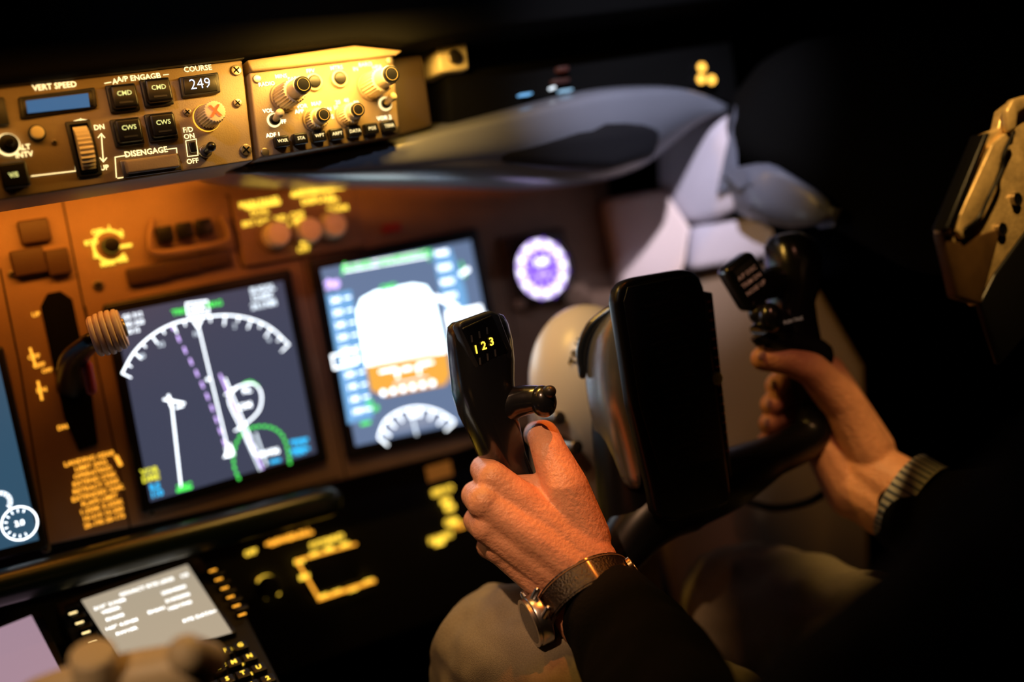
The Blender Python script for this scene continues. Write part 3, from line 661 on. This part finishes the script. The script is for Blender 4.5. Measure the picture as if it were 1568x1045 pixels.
patch('side_coaming',[(1132,200,1.01),(1165,120,1.0),(1215,60,.98),(1400,20,.92),(1600,20,.86),(1600,420,.84),(1450,420,.88),(1300,335,.95),(1200,255,.98),(1160,243,1.0)],m_blackm,.06,.015)
b=B()
b.tube([W(1125,760,1.0),W(1180,778,.98),W(1235,770,.97),W(1268,750,.97),W(1290,720,.98)],.0035,m_rubber)
b.done('headset_cable')
# clipboard / chart holder
Bp=Plane(W(1510,310,.73)); b=B(); bp=Bp.p
b.prism([bp(*q) for q in ((1503,206),(1530,196),(1536,168),(1552,155),(1620,150),(1700,260),(1560,380),(1500,470),(1470,440),(1443,352))],-.008,0,m_brass,.002)
b.prism([bp(*q) for q in ((1497,206),(1505,206),(1449,352),(1437,352))],-.006,.006,m_black,.001)
b.prism([bp(*q) for q in ((1530,172),(1540,154),(1560,148),(1600,150),(1600,172),(1560,168),(1548,176),(1545,200),(1533,206))],0,.006,m_brass,.002)
b.prism([bp(*q) for q in ((1512,222),(1532,205),(1540,215),(1490,345),(1468,368),(1458,355),(1462,330))],0,.004,m_brass,.001)
b.prism([bp(*q) for q in ((1575,345),(1620,310),(1650,420),(1530,560),(1498,462),(1520,420))],-.004,.002,m_black,.002)
b.prism([bp(*q) for q in ((1442,356),(1462,372),(1530,350),(1500,466),(1465,455))],-.0075,.0015,mat('dark_bronze',(.12,.065,.025),.4,.3,noise=.3),.001)
b.tube([(*bp(1538,206),.007),(*bp(1520,240),.008),(*bp(1518,262),.008),(*bp(1500,300),.008),(*bp(1486,335),.006),(*bp(1466,352),.006)],.0013,m_black,seg=10)
for x,y in ((1553,306),(1530,352),(1465,340)): b.cyl((*bp(x,y),0),.0034,.0025,m_blackm,seg=6); b.ring(bp(x,y),.0034,.0044,0,.003,m_screw)
b.done('chart_clipboard',Bp.m)

# ================================================================== PILOT
pl=empty('pilot',Matrix.Translation((.55,.2,.5)))
pinv=pl.matrix_world.inverted()
def own(o): o.parent=pl; o.matrix_parent_inverse=pinv; return o
lh=[
 ch((757,735,.797,.0122),(835,800,.798,.0155),(905,862,.802,.0195)),
 ch((742,770,.792,.0122),(820,825,.792,.0158),(892,880,.797,.0195)),
 ch((746,808,.795,.0117),(815,853,.796,.0150),(880,893,.80,.0190)),
 ch((766,842,.802,.0107),(815,876,.803,.0140),(868,906,.804,.0180)),
 ch((757,735,.797,.0124),(741,719,.833,.0104),(766,722,.862,.0092),(800,731,.866,.0083)),
 ch((742,770,.791,.0127),(728,759,.835,.0107),(752,768,.866,.0094),(795,782,.870,.0084)),
 ch((746,808,.794,.0119),(730,798,.837,.0102),(758,811,.869,.0090),(802,825,.872,.0080)),
 ch((766,842,.801,.0109),(748,837,.835,.0091),(778,851,.864,.0080),(822,862,.870,.0073)),
 ch((893,828,.808,.0205),(865,748,.803,.0172),(842,694,.810,.0132),(832,668,.822,.0118),(822,666,.846,.0102)),
 ch((862,752,.808,.0135),(775,750,.812,.0100)), ch((850,790,.808,.016),(790,790,.812,.012)),
 ch((800,800,.81,.014),(885,862,.812,.020)),
 ch((880,910,.802,.0230),(905,945,.79,.025)), ch((910,884,.802,.0230),(930,922,.79,.025)),
 ch((880,870,.80,.022),(897,905,.80,.024)),
]
own(organic('left_hand',lh,m_skin,.0013,4))
rh=[
 ch((1272,567,.952,.0120),(1330,690,.94,.022)), ch((1280,600,.958,.0120),(1335,715,.945,.022)),
 ch((1280,634,.957,.0115),(1330,740,.943,.022)), ch((1276,668,.952,.0115),(1315,755,.94,.020)),
 ch((1272,567,.952,.0118),(1236,558,.972,.0104),(1206,572,.958,.0098),(1188,591,.932,.0094)),
 ch((1280,600,.958,.0118),(1234,590,.976,.0106),(1203,603,.960,.0100),(1181,620,.930,.0096)),
 ch((1280,634,.957,.0112),(1236,626,.974,.0102),(1201,635,.958,.0096),(1178,649,.932,.0092)),
 ch((1276,668,.952,.0108),(1238,658,.968,.0092),(1200,665,.955,.0086),(1174,676,.935,.0082)),
 ch((1325,690,.93,.0210),(1290,618,.920,.0180),(1243,566,.905,.0135),(1205,552,.903,.0117),(1168,549,.906,.0102)),
 ch((1325,705,.938,.022),(1285,640,.938,.020)), ch((1280,600,.935,.016),(1270,670,.94,.017)), ch((1262,690,.938,.016),(1305,755,.938,.022)),
 ch((1320,715,.938,.025),(1370,750,.925,.029),(1410,780,.91,.030)), ch((1305,745,.938,.024),(1360,775,.925,.027)),
]
own(organic('right_hand',rh,m_skin,.0015,5))
b=B()
for (x,y,d,rx,ry) in ((1167,545,.8960,.0052,.0038),(1184,589,.9230,.0036,.0045),(1177,618,.9208,.0036,.0045),(1174,647,.9235,.0036,.0042),(1171,674,.9275,.003,.0036)):
    b.ell((0,0,0),(rx,ry,.0015),m_nail,M=frame(W(x,y,d)),seg=16)
own(b.done('fingernails',I4))
eL=Vector((.30,.36,.62)); sL=Vector((.385,.13,.90)); eR=Vector((.77,.33,.655)); sR=Vector((.74,.12,.91))
kn=W(786,1018,.87); hipL=Vector((.45,.20,.50)); knR=W(1150,940,.97); hipR=Vector((.66,.20,.50))
own(organic('sweater',[
 [(W(940,945,.785),.0375),(W(985,1010,.74),.043),(eL,.050),((eL+sL)/2,.053),(sL,.064)],
 [(W(1402,784,.915),.039),(W(1450,810,.89),.043),(eR,.048),((eR+sR)/2,.053),(sR,.064)],
 [(sL,.065),(Vector((.56,.1,.93)),.085),(sR,.065)],
 [(Vector((.49,.13,.80)),.12),(Vector((.50,.17,.55)),.115)],[(Vector((.64,.13,.80)),.12),(Vector((.62,.17,.55)),.115)],
 [(Vector((.56,.1,.93)),.07),(Vector((.56,.11,.99)),.06)]],m_sweater,.006,3,folds=.008,fsize=.04))
own(organic('trousers',[
 [(hipL,.095),(hipL.lerp(kn,.5),.080),(kn,.064),(Vector((kn.x-.02,kn.y+.02,.35)),.058),(Vector((kn.x-.02,kn.y+.05,.12)),.045)],
 [(hipR,.095),(hipR.lerp(knR,.5),.080),(knR,.062),(Vector((knR.x,knR.y+.03,.33)),.056),(Vector((knR.x,knR.y+.06,.12)),.045)],
 [(hipL,.1),(hipR,.1)]],m_jean,.004,4,folds=.014,fsize=.035))
b=B()
for kk in (kn,knR):
    c0=Vector((kk.x,kk.y+.06,0)); b.loft([(c0+Vector((0,.04,.001)),(.045,0,0),(0,.13,0)),(c0+Vector((0,.04,.03)),(.047,0,0),(0,.135,0)),(c0+Vector((0,.02,.06)),(.042,0,0),(0,.10,0)),(c0+Vector((0,-.02,.10)),(.042,0,0),(0,.05,0)),(c0+Vector((0,-.01,.13)),(.042,0,0),(0,.045,0))],m_leather,e=2.3)
own(b.done('shoes',I4,smooth=60))
hc=Vector((.56,.14,1.14)); I3=Matrix.Identity(3)
own(organic('head',[[(Vector((.56,.11,.96)),.052),(Vector((.56,.12,1.07)),.050)],[(hc+Vector((0,.055,-.055)),.035),(hc+Vector((0,.03,-.03)),.055)],[(hc+Vector((0,.085,.012)),.009),(hc+Vector((0,.108,-.018)),.012)]],m_skin,.004,4,
 ells=[(hc+Vector((0,0,.03)),(.073,.092,.088),I3),(hc+Vector((.074,-.005,0)),(.008,.018,.03),I3),(hc+Vector((-.074,-.005,0)),(.008,.018,.03),I3),(hc+Vector((0,.088,-.048)),(.024,.008,.006),I3)]))
own(organic('hair',[],m_hair,.004,3,ells=[(hc+Vector((0,-.012,.045)),(.079,.092,.085),I3)]))
b=B()
for sx in (-.03,.03):
    b.ell(hc+Vector((sx,.082,.015)),(.012,.010,.009),mat('eye_white%d'%(sx>0),(.8,.8,.78),.2),seg=16); b.ell(hc+Vector((sx,.091,.015)),(.005,.003,.005),m_blackm,seg=12)
own(b.done('eyes',I4))
# cuff: thin striped shirt edge running into the sleeve
b=B(); c0=W(1380,761,.92); ax=(W(1420,785,.905)-c0).normalized(); x_=ax.cross(vw).normalized(); y_=ax.cross(x_)
b.loft([(c0-ax*.001,x_*.0335,y_*.0375),(c0,x_*.0350,y_*.0392),(c0+ax*.022,x_*.0355,y_*.040)],m_cuff,e=2,seg=64)
for i in range(40):
    aa=2*math.pi*i/40; rr=x_*.0352*math.cos(aa)+y_*.0395*math.sin(aa); tg=(-x_*.0352*math.sin(aa)+y_*.0395*math.cos(aa)).normalized(); nn_=tg.cross(ax)
    b.box((0,0,0),(.0016,.0008,.022),m_cuff2,M=frame(c0+ax*.011+rr,tg,nn_,ax))
own(b.done('shirt_cuff',I4,smooth=60))
# wristwatch
b=B(); c0=W(902,914,.797); ax=(W(945,985,.765)-W(885,890,.80)).normalized()
rad=(R@Vector((-.66,-.52,.50))); rad=(rad-ax*rad.dot(ax)).normalized(); tn=ax.cross(rad)
MWt=frame(c0,rad,tn,ax)
def band(r0,r1,z0,z1,m): b.ring((0,0),r0,r1,z0,z1,m,M=MWt@Matrix.Diagonal((1,.90,1,1)),seg=56)
band(.0335,.0365,-.010,.010,m_leather); band(.0365,.0370,-.0085,-.0075,mat('stitching',(.12,.07,.03),.8)); band(.0365,.0370,.0075,.0085,m_leather)
CS=MWt@Matrix.Translation((.036,0,0))@Matrix.Rotation(math.pi/2,4,'Y')
b.cyl((0,0,0),.0180,.009,m_chrome,bev=.0015,M=CS,seg=48); b.ring((0,0),.0145,.0173,.009,.0112,m_chrome,M=CS); b.cyl((0,0,.0088),.0145,.0008,m_black,M=CS)
b.cyl((0,0,.0105),.0143,.0008,mat('watch_crystal',(.05,.05,.06),.05),M=CS)
b.tube([(.018,0,.004),(.0225,0,.004)],.0028,m_chrome,M=CS,seg=12,ref=(0,0,1))
for s1_ in (-1,1):
    for s2_ in (-1,1): b.tube([(s2_*.008,s1_*.015,.004),(s2_*.008,s1_*.023,.0005)],.0022,m_chrome,M=CS,seg=10)
BK=MWt@Matrix.Rotation(math.radians(205),4,'Z')@Matrix.Translation((.0365,0,0))@Matrix.Rotation(math.pi/2,4,'Y')
b.ring((0,0),.005,.0065,-.001,.002,mat('gold_buckle',(.8,.55,.25),.25,1),M=BK)
b.done('wristwatch')
# seat
b=B()
b.box((.56,.08,.34),(.50,.46,.10),m_blackm,.03); b.box((.56,-.12,.76),(.48,.10,.70),m_blackm,.04); b.box((.56,.05,.145),(.30,.30,.29),m_dgrey,.02)
b.box((.56,-.12,1.19),(.26,.09,.14),m_blackm,.03)
b.done('pilot_seat')
# ================================================================== ROOM SHELL
def wall(name,c,s_,m=m_dark): bb=B(); bb.box(c,s_,m); return bb.done(name)
wall('floor',(0,.4,-.02),(2.4,2.8,.04)); wall('ceiling',(0,.4,1.72),(2.4,2.8,.04)); wall('wall_right',(1.12,.4,.85),(.04,2.8,1.7)); wall('wall_left',(-1.12,.4,.85),(.04,2.8,1.7)); wall('wall_front',(0,1.6,.85),(2.4,.04,1.7)); wall('wall_back',(0,-.95,.85),(2.4,.04,1.7))
b=B(); mw=mat('night_glass',(.002,.002,.003),.1)
b.box((.45,1.57,1.45),(.7,.02,.36),mw,.005); b.box((-.45,1.57,1.45),(.7,.02,.36),mw,.005)
b.done('window_1')
# ================================================================== LIGHTS
def aim(ob,d): ob.rotation_mode='QUATERNION'; ob.rotation_quaternion=Vector(d).to_track_quat('-Z','Y')
def area(name,loc,d,p,col,sx,sy):
    l=bpy.data.lights.new(name,'AREA'); l.energy=p; l.color=col; l.shape='RECTANGLE'; l.size=sx; l.size_y=sy
    o=bpy.data.objects.new(name,l); bpy.context.collection.objects.link(o); o.location=loc; aim(o,d); return o
def spot(name,loc,tgt,p,col,ang,blend=.6,rad=.03):
    l=bpy.data.lights.new(name,'SPOT'); l.energy=p; l.color=col; l.spot_size=math.radians(ang); l.spot_blend=blend; l.shadow_soft_size=rad
    o=bpy.data.objects.new(name,l); bpy.context.collection.objects.link(o); o.location=loc; aim(o,Vector(tgt)-Vector(loc)); return o
def Gw(x,y,c): q=G.p(x,y); return G.m@Vector((q.x,q.y,c))
def Mw_(x,y,c): q=Mp.p(x,y); return Mp.m@Vector((q.x,q.y,c))
area('efis_flood_light',Gw(510,76,.060),-vw*.88-nw*.5,.66,(1,.55,.10),.11,.012)
area('panel_flood_light',Gw(150,114,.055),-vw*.88-nw*.5,.11,(1,.40,.05),.28,.012)
area('under_shield_light',Mw_(240,275,.075),-vw*.75-nw*.65,.52,(1,.31,.025),.40,.02)
area('under_shield_light_b',Mw_(560,300,.09),-vw*.8-nw*.5,.08,(1,.26,.10),.25,.02)
spot('dome_light_cool',(.05,.15,1.6),W(1030,225,1.06),95,(.84,.82,1),16,1.0,.012)
spot('dome_light_soft',(-.25,.10,1.6),W(600,250,.90),9,(.62,.72,1),22,1.0,.015)
spot('column_fill_light',(-.05,.45,1.6),W(880,560,.93),11,(1,.88,.74),11,1.0,.015)  # added fill to brighten the cream dome, not a cockpit lamp
spot('map_light_warm',(-.15,.30,1.6),W(790,815,.82),34,(1,.54,.29),11.5,.9,.012)
spot('map_light_amber',(.60,.62,1.6),W(872,780,.80),24,(1,.22,.02),8.5,.9,.012)
spot('map_light_far',(.30,.20,1.6),W(1245,630,.94),6,(1,.38,.22),10,1.0,.012)
spot('chart_light',(.50,.25,1.6),W(1530,250,.73),26,(1,.58,.18),14,.8,.012)
spot('lever_fill_light',(-.5,.1,1.5),W(190,1040,.62),16,(1,.64,.34),11,.9,.012)  # small spot added so the thrust lever reads lit; no such lamp
spot('gear_light',(-.45,.35,1.5),W(164,510,.83),1.8,(1,.62,.55),6,.9,.012)
w=bpy.data.worlds.new('night'); bpy.context.scene.world=w; w.use_nodes=True; w.node_tree.nodes['Background'].inputs[0].default_value=(.001,.001,.0015,1); w.node_tree.nodes['Background'].inputs[1].default_value=1
# ================================================================== CAMERA
cd=bpy.data.cameras.new('camera'); cam=bpy.data.objects.new('camera',cd); bpy.context.collection.objects.link(cam)
cam.matrix_world=Matrix.Translation(C0)@R.to_4x4(); cd.lens=40; cd.sensor_width=36; cd.clip_start=.01
cd.dof.use_dof=True; cd.dof.focus_distance=.80; cd.dof.aperture_fstop=1.5
bpy.context.scene.camera=cam
bpy.context.scene.view_settings.view_transform='Standard'
